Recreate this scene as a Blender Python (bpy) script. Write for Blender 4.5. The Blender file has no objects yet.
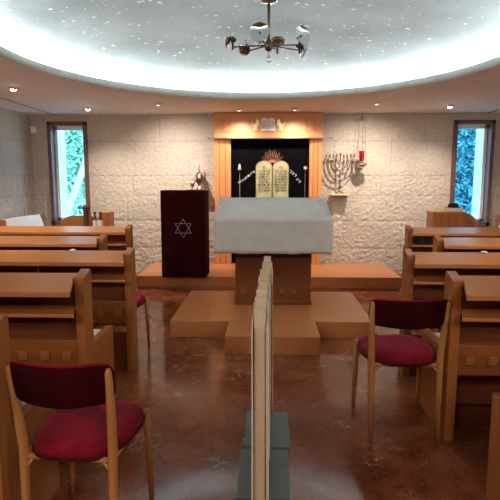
import bpy, bmesh, math, random
from mathutils import Vector, Matrix, noise
random.seed(7)
PI = math.pi
sc = bpy.context.scene
col = sc.collection

# ------------------------------------------------------------------ helpers
class MB:
    """collects shapes; build() links them as one mesh object"""
    def __init__(s): s.bm = bmesh.new()
    def _add(s, tmp, smooth=False):
        me = bpy.data.meshes.new('t'); 
        for f in tmp.faces: f.smooth = smooth
        tmp.to_mesh(me); tmp.free(); s.bm.from_mesh(me); bpy.data.meshes.remove(me); return s
    def box(s, x0, x1, y0, y1, z0, z1, bev=0.004, rot=None):
        t = bmesh.new(); bmesh.ops.create_cube(t, size=1)
        sx, sy, sz = abs(x1-x0), abs(y1-y0), abs(z1-z0)
        c = Vector(((x0+x1)/2, (y0+y1)/2, (z0+z1)/2))
        for v in t.verts:
            v.co = Vector((v.co.x*sx, v.co.y*sy, v.co.z*sz))
        if bev: bmesh.ops.bevel(t, geom=t.edges[:], offset=min(bev, sx*.3, sy*.3, sz*.3), segments=2, affect='EDGES', profile=.6)
        for v in t.verts:
            if rot: v.co = rot @ v.co
            v.co += c
        return s._add(t)
    def prism(s, pts, z0, z1, bev=0.0, m=None, smooth=False):
        """polygon pts (x,y) extruded z0..z1, then matrix m"""
        t = bmesh.new()
        a = [t.verts.new((p[0], p[1], z0)) for p in pts]
        b = [t.verts.new((p[0], p[1], z1)) for p in pts]
        n = len(pts)
        t.faces.new(a[::-1]); t.faces.new(b)
        for i in range(n): t.faces.new((a[i], a[(i+1) % n], b[(i+1) % n], b[i]))
        bmesh.ops.recalc_face_normals(t, faces=t.faces[:])
        if bev: bmesh.ops.bevel(t, geom=t.edges[:], offset=bev, segments=2, affect='EDGES', profile=.6)
        if m is not None: bmesh.ops.transform(t, matrix=m, verts=t.verts[:])
        return s._add(t, smooth)
    def tube(s, pts, r, n=10, caps=True, smooth=True):
        """round tube along pts with radius r or list of radii"""
        pts = [Vector(p) for p in pts]
        rr = r if isinstance(r, (list, tuple)) else [r]*len(pts)
        t = bmesh.new(); rings = []
        up = None
        for i, p in enumerate(pts):
            d = (pts[min(i+1, len(pts)-1)] - pts[max(i-1, 0)]).normalized()
            if up is None:
                up = Vector((0, 0, 1)) if abs(d.z) < .9 else Vector((1, 0, 0))
            a = d.cross(up).normalized(); b = a.cross(d).normalized(); up = b
            rings.append([t.verts.new(p + (a*math.cos(k*2*PI/n) + b*math.sin(k*2*PI/n))*rr[i]) for k in range(n)])
        for i in range(len(rings)-1):
            for k in range(n):
                t.faces.new((rings[i][k], rings[i][(k+1) % n], rings[i+1][(k+1) % n], rings[i+1][k]))
        if caps:
            t.faces.new(rings[0][::-1]); t.faces.new(rings[-1])
        bmesh.ops.recalc_face_normals(t, faces=t.faces[:])
        return s._add(t, smooth)
    def lathe(s, prof, c=(0, 0, 0), n=24, m=None, smooth=True):
        """profile [(r,z)...] about z at c"""
        t = bmesh.new(); rings = []
        for r, z in prof:
            if r < 1e-5: rings.append([t.verts.new((0, 0, z))])
            else: rings.append([t.verts.new((r*math.cos(k*2*PI/n), r*math.sin(k*2*PI/n), z)) for k in range(n)])
        for i in range(len(rings)-1):
            A, B = rings[i], rings[i+1]
            for k in range(n):
                k2 = (k+1) % n
                if len(A) == 1 and len(B) == 1: continue
                if len(A) == 1: t.faces.new((A[0], B[k2], B[k]))
                elif len(B) == 1: t.faces.new((A[k], A[k2], B[0]))
                else: t.faces.new((A[k], A[k2], B[k2], B[k]))
        bmesh.ops.recalc_face_normals(t, faces=t.faces[:])
        M = Matrix.Translation(Vector(c))
        if m is not None: M = M @ m
        bmesh.ops.transform(t, matrix=M, verts=t.verts[:])
        return s._add(t, smooth)
    def grid(s, fn, nu, nv, smooth=True, closed_u=False):
        t = bmesh.new()
        R = [[t.verts.new(fn(i, j)) for j in range(nv)] for i in range(nu)]
        for i in range(nu if closed_u else nu-1):
            for j in range(nv-1):
                i2 = (i+1) % nu
                t.faces.new((R[i][j], R[i2][j], R[i2][j+1], R[i][j+1]))
        return s._add(t, smooth)
    def loft(s, rings, smooth=True):
        """closed rings of points joined in order, both ends capped"""
        t = bmesh.new()
        R = [[t.verts.new(p) for p in r] for r in rings]
        n = len(R[0])
        for i in range(len(R)-1):
            for k in range(n):
                t.faces.new((R[i][k], R[i][(k+1) % n], R[i+1][(k+1) % n], R[i+1][k]))
        t.faces.new(R[0][::-1]); t.faces.new(R[-1])
        bmesh.ops.recalc_face_normals(t, faces=t.faces[:])
        return s._add(t, smooth)
    def build(s, name, mat, parent=None, world=True, mods=None):
        me = bpy.data.meshes.new(name); 
        if parent is not None and world:
            bmesh.ops.translate(s.bm, verts=s.bm.verts[:], vec=-wloc(parent))
        s.bm.to_mesh(me); s.bm.free()
        me.materials.append(mat)
        o = bpy.data.objects.new(name, me); col.objects.link(o)
        if parent is not None: o.parent = parent
        return o

def wloc(o):
    v = Vector((0, 0, 0))
    while o is not None: v = v + o.location; o = o.parent
    return v

def tag(o, label=None, cat=None, group=None, kind=None):
    if label: o['label'] = label
    if cat: o['category'] = cat
    if group: o['group'] = group
    if kind: o['kind'] = kind
    return o

def thing(name, label, cat, loc=(0, 0, 0), group=None):
    o = bpy.data.objects.new(name, None); o.empty_display_size = .1
    o.location = loc; col.objects.link(o)
    return tag(o, label, cat, group)

def copy_tree(o, parent=None):
    c = o.copy(); col.objects.link(c)
    if parent is not None: c.parent = parent
    for ch in list(o.children): copy_tree(ch, c)
    return c

# ------------------------------------------------------------------ materials
def mat(name, base=(.8, .8, .8), rough=.5, metal=0., **kw):
    m = bpy.data.materials.new(name); m.use_nodes = True
    b = m.node_tree.nodes['Principled BSDF']
    b.inputs['Base Color'].default_value = (*base, 1)
    b.inputs['Roughness'].default_value = rough
    b.inputs['Metallic'].default_value = metal
    for k, v in kw.items():
        b.inputs[k.replace('_', ' ')].default_value = v
    return m
def N(m, t, **kw):
    n = m.node_tree.nodes.new(t)
    for k, v in kw.items():
        if k in n.inputs: n.inputs[k].default_value = v
        else: setattr(n, k, v)
    return n
def L(m, a, b): m.node_tree.links.new(a, b)
def bs(m): return m.node_tree.nodes['Principled BSDF']
def ramp(m, fac, stops):
    r = N(m, 'ShaderNodeValToRGB'); e = r.color_ramp.elements
    while len(e) < len(stops): e.new(.5)
    for k, (p, c) in enumerate(stops): e[k].position = p; e[k].color = (*c, 1)
    L(m, fac, r.inputs['Fac']); return r
def coords(m, scale=(1, 1, 1), kind='Object'):
    tc = N(m, 'ShaderNodeTexCoord'); mp = N(m, 'ShaderNodeMapping')
    mp.inputs['Scale'].default_value = scale
    L(m, tc.outputs[kind], mp.inputs['Vector']); return mp.outputs['Vector']
def bump(m, h, strength=.3, dist=.01):
    b = N(m, 'ShaderNodeBump'); b.inputs['Strength'].default_value = strength; b.inputs['Distance'].default_value = dist
    L(m, h, b.inputs['Height']); L(m, b.outputs['Normal'], bs(m).inputs['Normal'])

def wood(name, a, b, c, rough=.35, sc_=(1.2, 14, 14)):
    m = mat(name, b, rough, Specular_IOR_Level=.32)
    v = coords(m, sc_)
    n = N(m, 'ShaderNodeTexNoise', Scale=2.2, Detail=6., Roughness=.6, Distortion=.4); L(m, v, n.inputs['Vector'])
    r = ramp(m, n.outputs['Fac'], [(.1, a), (.5, b), (.9, c)])
    L(m, r.outputs['Color'], bs(m).inputs['Base Color'])
    r2 = ramp(m, n.outputs['Fac'], [(.3, (rough-.015,)*3), (.7, (rough+.025,)*3)])
    L(m, r2.outputs['Color'], bs(m).inputs['Roughness'])
    return m

M = {}
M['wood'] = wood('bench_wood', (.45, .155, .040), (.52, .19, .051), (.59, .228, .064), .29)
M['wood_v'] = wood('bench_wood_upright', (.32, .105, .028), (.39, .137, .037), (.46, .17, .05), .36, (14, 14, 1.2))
M['rail'] = wood('shaded_rail_wood', (.27, .083, .022), (.32, .105, .028), (.37, .13, .036), .36)  # bench wood darkened, shade on the rail boards put into the colour
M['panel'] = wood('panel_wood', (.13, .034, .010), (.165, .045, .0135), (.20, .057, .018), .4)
M['ark'] = wood('ark_wood', (.50, .185, .06), (.58, .225, .078), (.65, .27, .10), .35, (16, 16, 1.0))
M['ark_h'] = wood('ark_header_wood', (.52, .22, .085), (.60, .27, .11), (.66, .31, .13), .35, (1.0, 12, 12))
M['step'] = wood('platform_wood', (.37, .135, .046), (.42, .16, .056), (.47, .185, .066), .3, (1.5, 9, 9))
M['chair'] = wood('chair_wood', (.40, .18, .055), (.48, .22, .07), (.55, .26, .09), .35, (20, 20, 2))
M['post'] = wood('divider_wood', (.60, .46, .31), (.68, .53, .37), (.75, .60, .44), .5, (14, 14, 1.2))
M['inlay_dark'] = wood('dark_inlay_wood', (.20, .062, .02), (.24, .075, .025), (.28, .09, .03), .4)
M['inlay'] = wood('inlay_wood', (.36, .135, .042), (.41, .16, .052), (.46, .19, .064), .4, (14, 14, 2))
M['dark_wood'] = wood('dark_brown_wood', (.05, .022, .016), (.075, .034, .024), (.10, .05, .034), .4, (16, 16, 1.2))
M['win_wood'] = wood('window_frame_wood', (.11, .048, .042), (.15, .068, .060), (.19, .09, .078), .45, (16, 16, 1.2))

# polished red brown marble
m = mat('marble_floor', (.14, .05, .03), .13, Specular_IOR_Level=.22)
v = coords(m, (1, 1, 1))
n1 = N(m, 'ShaderNodeTexNoise', Scale=3.2, Detail=9., Roughness=.66, Distortion=.6); L(m, v, n1.inputs['Vector'])
r1 = ramp(m, n1.outputs['Fac'], [(.28, (.105, .026, .010)), (.45, (.19, .053, .021)), (.6, (.26, .078, .031)), (.8, (.34, .115, .05))])
vo = N(m, 'ShaderNodeTexVoronoi', feature='DISTANCE_TO_EDGE', Scale=9.); 
dn = N(m, 'ShaderNodeTexNoise', Scale=6., Detail=4.); L(m, v, dn.inputs['Vector'])
mx = N(m, 'ShaderNodeVectorMath', operation='MULTIPLY_ADD'); mx.inputs[1].default_value = (.22, .22, .22)
L(m, dn.outputs['Color'], mx.inputs[0]); L(m, v, mx.inputs[2]); L(m, mx.outputs[0], vo.inputs['Vector'])
r2 = ramp(m, vo.outputs['Distance'], [(0., (.45, .45, .45)), (.035, (1, 1, 1))])
mm = N(m, 'ShaderNodeMix', data_type='RGBA', blend_type='MULTIPLY'); mm.inputs['Factor'].default_value = .8
L(m, r1.outputs['Color'], mm.inputs['A']); L(m, r2.outputs['Color'], mm.inputs['B'])
# pale veins, patchy
vv = N(m, 'ShaderNodeTexVoronoi', feature='DISTANCE_TO_EDGE', Scale=1.7)
mx2 = N(m, 'ShaderNodeVectorMath', operation='MULTIPLY_ADD'); mx2.inputs[1].default_value = (.5, .5, .5)
L(m, dn.outputs['Color'], mx2.inputs[0]); L(m, v, mx2.inputs[2]); L(m, mx2.outputs[0], vv.inputs['Vector'])
r3 = ramp(m, vv.outputs['Distance'], [(0., (1, 1, 1)), (.012, (0, 0, 0))])
pn = N(m, 'ShaderNodeTexNoise', Scale=5., Detail=3.); L(m, v, pn.inputs['Vector'])
r4 = ramp(m, pn.outputs['Fac'], [(.52, (0, 0, 0)), (.66, (1, 1, 1))])
ml = N(m, 'ShaderNodeMath', operation='MULTIPLY'); L(m, r3.outputs['Color'], ml.inputs[0]); L(m, r4.outputs['Color'], ml.inputs[1])
mf = N(m, 'ShaderNodeMix', data_type='RGBA'); L(m, ml.outputs[0], mf.inputs['Factor'])
L(m, mm.outputs['Result'], mf.inputs['A']); mf.inputs['B'].default_value = (.50, .34, .25, 1)
L(m, mf.outputs['Result'], bs(m).inputs['Base Color'])
rr = ramp(m, n1.outputs['Fac'], [(.3, (.09,)*3), (.7, (.2,)*3)]); L(m, rr.outputs['Color'], bs(m).inputs['Roughness'])
M['marble'] = m

# split faced limestone
m = mat('limestone_wall', (.60, .51, .42), .9)
v = coords(m)
n1 = N(m, 'ShaderNodeTexNoise', Scale=22., Detail=8., Roughness=.75); L(m, v, n1.inputs['Vector'])
n2 = N(m, 'ShaderNodeTexNoise', Scale=1.6, Detail=3.); L(m, v, n2.inputs['Vector'])
r1 = ramp(m, n1.outputs['Fac'], [(.25, (.31, .26, .215)), (.42, (.53, .46, .385)), (.6, (.62, .545, .46)), (.8, (.72, .66, .575))])
r2 = ramp(m, n2.outputs['Fac'], [(.3, (.84, .84, .86)), (.7, (1, .98, .95))])
mm = N(m, 'ShaderNodeMix', data_type='RGBA', blend_type='MULTIPLY'); mm.inputs['Factor'].default_value = 1
L(m, r1.outputs['Color'], mm.inputs['A']); L(m, r2.outputs['Color'], mm.inputs['B'])
L(m, mm.outputs['Result'], bs(m).inputs['Base Color'])
n3 = N(m, 'ShaderNodeTexNoise', Scale=38., Detail=6., Roughness=.65); L(m, v, n3.inputs['Vector'])
bump(m, n3.outputs['Fac'], .9, .02)
M['stone'] = m
M['mortar'] = mat('mortar', (.33, .285, .24), .95)

def paint(name, c, rough=.8, sc_=20, amt=.08):
    m = mat(name, c, rough); v = coords(m)
    n = N(m, 'ShaderNodeTexNoise', Scale=float(sc_), Detail=4.); L(m, v, n.inputs['Vector'])
    r = ramp(m, n.outputs['Fac'], [(.3, tuple(x*(1-amt) for x in c)), (.7, tuple(min(1, x*(1+amt)) for x in c))])
    L(m, r.outputs['Color'], bs(m).inputs['Base Color']); bump(m, n.outputs['Fac'], .05, .002); return m
M['soffit'] = paint('soffit_paint', (.80, .77, .78), .75)
M['dome'] = paint('dome_paint', (.40, .48, .515), .8, 1.1, .25)
M['rim'] = paint('rim_paint', (.62, .64, .60), .7)
M['star'] = paint('star_paint', (.95, .95, .9), .5)
M['white'] = paint('white_paint', (.82, .82, .80), .5)
M['plaster'] = paint('plaster', (.55, .48, .42), .9)

def fabric(name, c, rough=.9, sheen=.3, scale=260., amt=.18, tint=(1, 1, 1)):
    m = mat(name, c, rough); v = coords(m)
    n = N(m, 'ShaderNodeTexNoise', Scale=scale, Detail=2.); L(m, v, n.inputs['Vector'])
    n2 = N(m, 'ShaderNodeTexNoise', Scale=9., Detail=3.); L(m, v, n2.inputs['Vector'])
    r = ramp(m, n2.outputs['Fac'], [(.3, tuple(x*(1-amt) for x in c)), (.7, tuple(min(1, x*(1+amt)) for x in c))])
    L(m, r.outputs['Color'], bs(m).inputs['Base Color'])
    bs(m).inputs['Sheen Weight'].default_value = sheen; bs(m).inputs['Sheen Tint'].default_value = (*tint, 1)
    bs(m).inputs['Sheen Roughness'].default_value = .4; bs(m).inputs['Specular IOR Level'].default_value = .08
    bump(m, n.outputs['Fac'], .25, .002); return m
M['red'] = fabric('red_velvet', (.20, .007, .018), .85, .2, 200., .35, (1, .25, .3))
M['red_back'] = fabric('shaded_red_velvet', (.034, .0015, .004), .9, .03, 200., .3, (1, .25, .3))  # seat velvet darkened, dim light on the backrests put into its colour
M['piping'] = fabric('dark_red_piping', (.05, .006, .010), .8, .2, 200., .2, (1, .3, .3))
M['drape'] = fabric('oxblood_velvet', (.024, .001, .0026), .95, .02, 200., .25, (1, .15, .2))
M['curtain'] = fabric('black_velvet', (.0016, .0012, .0022), 1.0, .0, 200., .3)
M['cloth'] = fabric('grey_cloth', (.52, .50, .475), .8, .1, 320., .06)
M['cream'] = fabric('cream_fabric', (.78, .72, .62), .9, .1, 200., .08)
M['cushion'] = fabric('white_cushion', (.74, .73, .72), .85, .1, 200., .05)
M['gold_cloth'] = fabric('gold_cloth', (.42, .385, .21), .6, .1, 400., .2)
M['thread'] = mat('silver_thread', (.75, .72, .66), .4, .3)
M['ink'] = mat('dark_stitching', (.07, .06, .045), .8)
M['copper'] = mat('copper_thread', (.45, .20, .11), .4, .6)
M['brass'] = mat('old_brass', (.30, .21, .13), .34, .9)
M['bronze'] = mat('aged_bronze', (.22, .15, .095), .38, .85)
M['steel'] = mat('dark_bronze', (.16, .12, .09), .35, .9)
M['silver'] = mat('silver', (.72, .70, .66), .22, 1.)
M['old_silver'] = mat('tarnished_silver', (.30, .25, .21), .28, 1.)
M['mirror'] = mat('chrome_mirror', (.86, .87, .88), .05, 1.)
M['gold'] = mat('gilt', (.85, .66, .36), .3, .7)
M['slate'] = paint('slate_grey_green', (.10, .125, .11), .45, 14, .15)
M['black'] = mat('black_felt', (.012, .012, .014), .9)
M['dark_glass'] = mat('dark_bottle_glass', (.03, .018, .015), .12)
M['label'] = mat('pale_paper', (.74, .70, .62), .8)
M['paper'] = mat('paper_pages', (.80, .76, .68), .8)
M['drop'] = mat('clear_glass_drop', (.9, .95, 1), .05, 0., Transmission_Weight=.8, IOR=1.45)
M['redglass'] = mat('red_glass', (.30, .004, .012), .1, 0., Transmission_Weight=.35, IOR=1.3)
M['sensor'] = mat('white_plastic', (.75, .75, .74), .4)
BOOKS = [mat('book_cover_%s' % n, c, .5) for n, c in (('navy', (.02, .025, .05)), ('black', (.015, .014, .014)), ('maroon', (.07, .015, .015)), ('brown', (.06, .035, .02)), ('grey', (.14, .14, .15)))]
def emit(name, c, s):
    m = bpy.data.materials.new(name); m.use_nodes = True; nt = m.node_tree
    nt.nodes.remove(nt.nodes['Principled BSDF'])
    e = nt.nodes.new('ShaderNodeEmission'); e.inputs['Color'].default_value = (*c, 1); e.inputs['Strength'].default_value = s
    nt.links.new(e.outputs[0], nt.nodes['Material Output'].inputs['Surface']); return m
COVE = 85.0
M['tube'] = emit('fluorescent_tube', (.95, 1.0, .98), COVE)
M['lens_hot'] = emit('lit_lamp_glass', (1, .87, .70), 40.)
M['lens_dim'] = emit('shaded_lamp_glass', (1, .8, .6), 2.5)
# window glass: clear with a faint reflection
m = bpy.data.materials.new('window_glass'); m.use_nodes = True; nt = m.node_tree
nt.nodes.remove(nt.nodes['Principled BSDF'])
tr = nt.nodes.new('ShaderNodeBsdfTransparent'); gl = nt.nodes.new('ShaderNodeBsdfGlossy'); gl.inputs['Roughness'].default_value = .02
mi = nt.nodes.new('ShaderNodeMixShader'); mi.inputs[0].default_value = .05
nt.links.new(tr.outputs[0], mi.inputs[1]); nt.links.new(gl.outputs[0], mi.inputs[2]); nt.links.new(mi.outputs[0], nt.nodes['Material Output'].inputs['Surface'])
M['glass'] = m
def leafmat(name, a, b):
    m = mat(name, a, .8, Specular_IOR_Level=.15); v = coords(m)
    n = N(m, 'ShaderNodeTexNoise', Scale=7., Detail=3.); L(m, v, n.inputs['Vector'])
    r = ramp(m, n.outputs['Fac'], [(.35, a), (.65, b)]); L(m, r.outputs['Color'], bs(m).inputs['Base Color']); return m
M['leaf_l'] = leafmat('light_green_leaves', (.22, .48, .30), (.55, .78, .58))
M['leaf_r'] = leafmat('blue_green_leaves', (.03, .22, .28), (.12, .45, .48))

# ------------------------------------------------------------------ room
XW, YF, YB, ZC = 3.77, 8.0, -3.2, 2.52
CX, CY, RR = -.06, 4.38, 2.17           # round ceiling opening
COURSES = [0, .42, .86, 1.26, 1.57, 2.10, 2.62]
ROUGH = [.020, .020, .020, .018, .012, .009]

def stone_wall(name, fixed, axis, u0, u1, hole=(), step=.03, thick=.28, sgn=-1):
    """displaced ashlar wall. axis 'x': runs along x at y=fixed, face towards sgn*y; axis 'y': runs along y at x=fixed"""
    rnd = random.Random(name)
    joints = []
    for k in range(len(COURSES)-1):
        j = []; u = u0 - rnd.random()*1.0
        while u < u1: j.append(u); u += rnd.uniform(.75, 1.35)
        joints.append(j)
    nu = int((u1-u0)/step)+1; nv = int(2.62/step)+1
    us = [u0+(u1-u0)*i/(nu-1) for i in range(nu)]; vs = [2.62*j/(nv-1) for j in range(nv)]
    # snap the grid lines to the hole edges
    for (a, b, c, d) in hole:
        for e in (a, b):
            i = min(range(nu), key=lambda k: abs(us[k]-e)); us[i] = e
        for e in (c, d):
            i = min(range(nv), key=lambda k: abs(vs[k]-e)); vs[i] = e
    bm = bmesh.new(); V = {}
    def inhole(u, v): return any(a < u < b and c < v < d for a, b, c, d in hole)
    def onedge(u, v): return any(a-.001 <= u <= b+.001 and c-.001 <= v <= d+.001 for a, b, c, d in hole)
    for i, u in enumerate(us):
        for j, v in enumerate(vs):
            if inhole(u, v): continue
            k = max(q for q in range(len(COURSES)-1) if COURSES[q] <= v+1e-6)
            amp = ROUGH[k]
            p = Vector((u*9, v*9, fixed*3))
            h = noise.fractal(p*4.6, .45, 2.1, 3)*amp*.75 + noise.noise(p*.25+Vector((k*7, 0, 0)))*amp*.15
            dj = min(abs(v-COURSES[k]), abs(COURSES[k+1]-v), min(abs(u-q) for q in joints[k]))
            if dj < max(.012, step*.55): h -= .006
            if onedge(u, v): h = 0
            off = sgn*h
            V[i, j] = bm.verts.new((u, fixed+off, v) if axis == 'x' else (fixed+off, u, v))
    for i in range(nu-1):
        for j in range(nv-1):
            if inhole((us[i]+us[i+1])/2, (vs[j]+vs[j+1])/2): continue
            q = [V.get(c) for c in ((i, j), (i+1, j), (i+1, j+1), (i, j+1))]
            if None in q: continue
            f = bm.faces.new(q); f.smooth = True
    mb = MB(); mb.bm.free(); mb.bm = bm
    # mortar lines
    def strip(a, b, c, d):
        if inhole((a+b)/2, (c+d)/2): return
        lo, hi = sorted((fixed-sgn*.03, fixed+sgn*-.003))
        if axis == 'x': mb.box(a, b, lo, hi, c, d, 0)
        else: mb.box(lo, hi, a, b, c, d, 0)
    nf0 = len(mb.bm.faces)
    cuts = sorted({u0, u1} | {e for q in hole for e in q[:2]})
    for zc in COURSES[1:-1]:
        for a, b in zip(cuts, cuts[1:]): strip(a, b, zc-.0035, zc+.0035)
    for k in range(len(COURSES)-1):
        for u in joints[k]:
            if u0 < u < u1: strip(u-.0035, u+.0035, COURSES[k], COURSES[k+1])
    mb.bm.faces.ensure_lookup_table()
    for f in mb.bm.faces[nf0:]: f.material_index = 1
    # solid masonry behind the face
    rects = []
    if hole:
        xs = [u0]
        for a, b, c, d in sorted(hole):
            rects.append((xs[-1], a, 0, 2.7)); rects.append((a, b, 0, c)); rects.append((a, b, d, 2.7)); xs.append(b)
        rects.append((xs[-1], u1, 0, 2.7))
    else: rects = [(u0, u1, 0, 2.7)]
    for a, b, c, d in rects:
        lo, hi = sorted((fixed-sgn*.035, fixed-sgn*thick))
        if axis == 'x': mb.box(a, b, lo, hi, c, d, 0)
        else: mb.box(lo, hi, a, b, c, d, 0)
    o = mb.build(name, M['stone']); o.data.materials.append(M['mortar']); tag(o, kind='structure'); return o

WZ0, WZ1 = .80, 2.40
WL, WR = (-3.48, -2.875), (2.865, 3.46)
stone_wall('wall_front', YF, 'x', -XW-.05, XW+.05, [(WL[0], WL[1], WZ0, WZ1), (WR[0], WR[1], WZ0, WZ1)], step=.017)
stone_wall('wall_left', -XW, 'y', YB, YF, step=.04, sgn=1)
stone_wall('wall_right', XW, 'y', YB, YF, step=.04, sgn=-1)
tag(MB().box(-XW-.3, XW+.3, YB-.25, YB, 0, 2.7, 0).build('wall_back', M['plaster']), kind='structure')
tag(MB().box(-XW-.3, XW+.3, YB-.25, YF+.3, -.12, 0, 0).build('floor', M['marble']), kind='structure')

# soffit with a round opening, lip, cove floor, shallow dome
def soffit():
    mb = MB(); t = bmesh.new()
    angs = sorted([2*PI*k/160 for k in range(160)] + [math.atan2(y-CY, x-CX) % (2*PI) for x in (-XW-.2, XW+.2) for y in (YB-.2, YF+.2)])
    inn, out = [], []
    for a in angs:
        c, s_ = math.cos(a), math.sin(a)
        ts = []
        if c > 1e-6: ts.append((XW+.2-CX)/c)
        if c < -1e-6: ts.append((-XW-.2-CX)/c)
        if s_ > 1e-6: ts.append((YF+.2-CY)/s_)
        if s_ < -1e-6: ts.append((YB-.2-CY)/s_)
        r = min(ts)
        inn.append(t.verts.new((CX+RR*c, CY+RR*s_, ZC))); out.append(t.verts.new((CX+r*c, CY+r*s_, ZC)))
    n = len(angs)
    for k in range(n): t.faces.new((inn[k], out[k], out[(k+1) % n], inn[(k+1) % n]))
    mb._add(t); return mb
ce = soffit().build('ceiling', M['soffit']); tag(ce, kind='structure')
# shadow gap lines where the ceiling panels meet
for sx in (-1, 1):
    tag(MB().box(sx*3.36-.006, sx*3.36+.006, YB, YF, ZC-.004, ZC+.002, 0).build('trim_%d' % (1 if sx < 0 else 2), M['dark_wood']), kind='structure')
rim = MB().lathe([(RR, ZC-.004), (RR-.012, ZC+.004), (RR-.012, ZC+.066), (RR, ZC+.074), (RR+.03, ZC+.074), (RR+.03, ZC+.03), (RR+.50, ZC+.03)], (CX, CY, 0), 160).build('trim_3', M['rim'])
tag(rim, kind='structure')
RD, ZD0, ZD1 = 2.66, 2.655, 2.95
def domez(r): return ZD0 + (ZD1-ZD0)*(1-(r/RD)**2)
prof = [(RD, ZC+.02)] + [(RD*(1-k/24), domez(RD*(1-k/24))) for k in range(25)]
dome = MB().lathe(prof, (CX, CY, 0), 128).build('ceiling_dome', M['dome']); tag(dome, kind='structure')
# painted stars scattered over the dome
mb = MB(); t = bmesh.new()
for k in range(620):
    a = random.uniform(0, 2*PI); r = RD*.93*math.sqrt(random.random())
    if random.random() < .45: r *= .7
    x, y = CX+r*math.cos(a), CY+r*math.sin(a)
    s_ = random.choice([.009, .012, .014, .018, .026])
    n = random.choice([4, 5, 5, 6]); ph = random.random()*6
    vs = []
    for q in range(2*n):
        rr_ = s_ if q % 2 == 0 else s_*.45
        px, py = x+rr_*math.cos(ph+q*PI/n), y+rr_*math.sin(ph+q*PI/n)
        vs.append(t.verts.new((px, py, domez(math.hypot(px-CX, py-CY))-.004)))
    t.faces.new(vs)
mb._add(t); tag(mb.build('painted_stars', M['star'], dome), kind='structure')
# fluorescent tubes lying in the cove
NT = 14
for k in range(NT):
    a0, a1 = 2*PI*(k+.04)/NT, 2*PI*(k+.96)/NT
    pts = [(CX+2.42*math.cos(a0+(a1-a0)*q/8), CY+2.42*math.sin(a0+(a1-a0)*q/8), ZC+.052) for q in range(9)]
    o = MB().tube(pts, .013, 8).build('cove_light_tube', M['tube'])
    tag(o, 'white fluorescent tube hidden in the round ceiling cove', 'light tube', 'tubes in the ceiling cove')

# windows
def window(idx, x0, x1, outer):
    """outer = -1 left window (pale casement on its left) / +1"""
    z0, z1 = WZ0, WZ1
    mb = MB(); w = .045
    for (a, b, c, d) in ((x0-.012, x0+w, z0-.01, z1+.01), (x1-w, x1+.012, z0-.01, z1+.01), (x0-.012, x1+.012, z1-w, z1+.012), (x0-.012, x1+.012, z0-.012, z0+w)):
        mb.box(a, b, YF-.05, YF+.10, c, d, .004)
    fr = mb.build('window_%d' % idx, M['win_wood']); tag(fr, kind='structure')
    # white casement, wider on the outer side
    mb = MB(); wl = .045 if outer < 0 else .03; wr = .045 if outer > 0 else .03
    a, b = x0+w, x1-w
    for q in ((a, a+wl, z0+w, z1-w), (b-wr, b, z0+w, z1-w), (a, b, z1-w-.06, z1-w), (a, b, z0+w, z0+w+.05)):
        mb.box(q[0], q[1], YF+.10, YF+.17, q[2], q[3], .004)
    mb.build('casement', M['white'], fr)
    MB().box(a+wl, b-wr, YF+.13, YF+.136, z0+w+.05, z1-w-.06, 0).build('pane', M['glass'], fr)
    # pale reveal on the outer side
    MB().box(x0+.002 if outer < 0 else x1-.03, x0+.03 if outer < 0 else x1-.002, YF+.17, YF+.56, z0, z1, 0).build('reveal', M['white'], fr)
    MB().box(x0, x1, YF-.06, YF+.10, z0-.03, z0-.012, .003).build('sill', M['win_wood'], fr)
    return fr
window(1, *WL, -1); window(2, *WR, 1)

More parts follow.
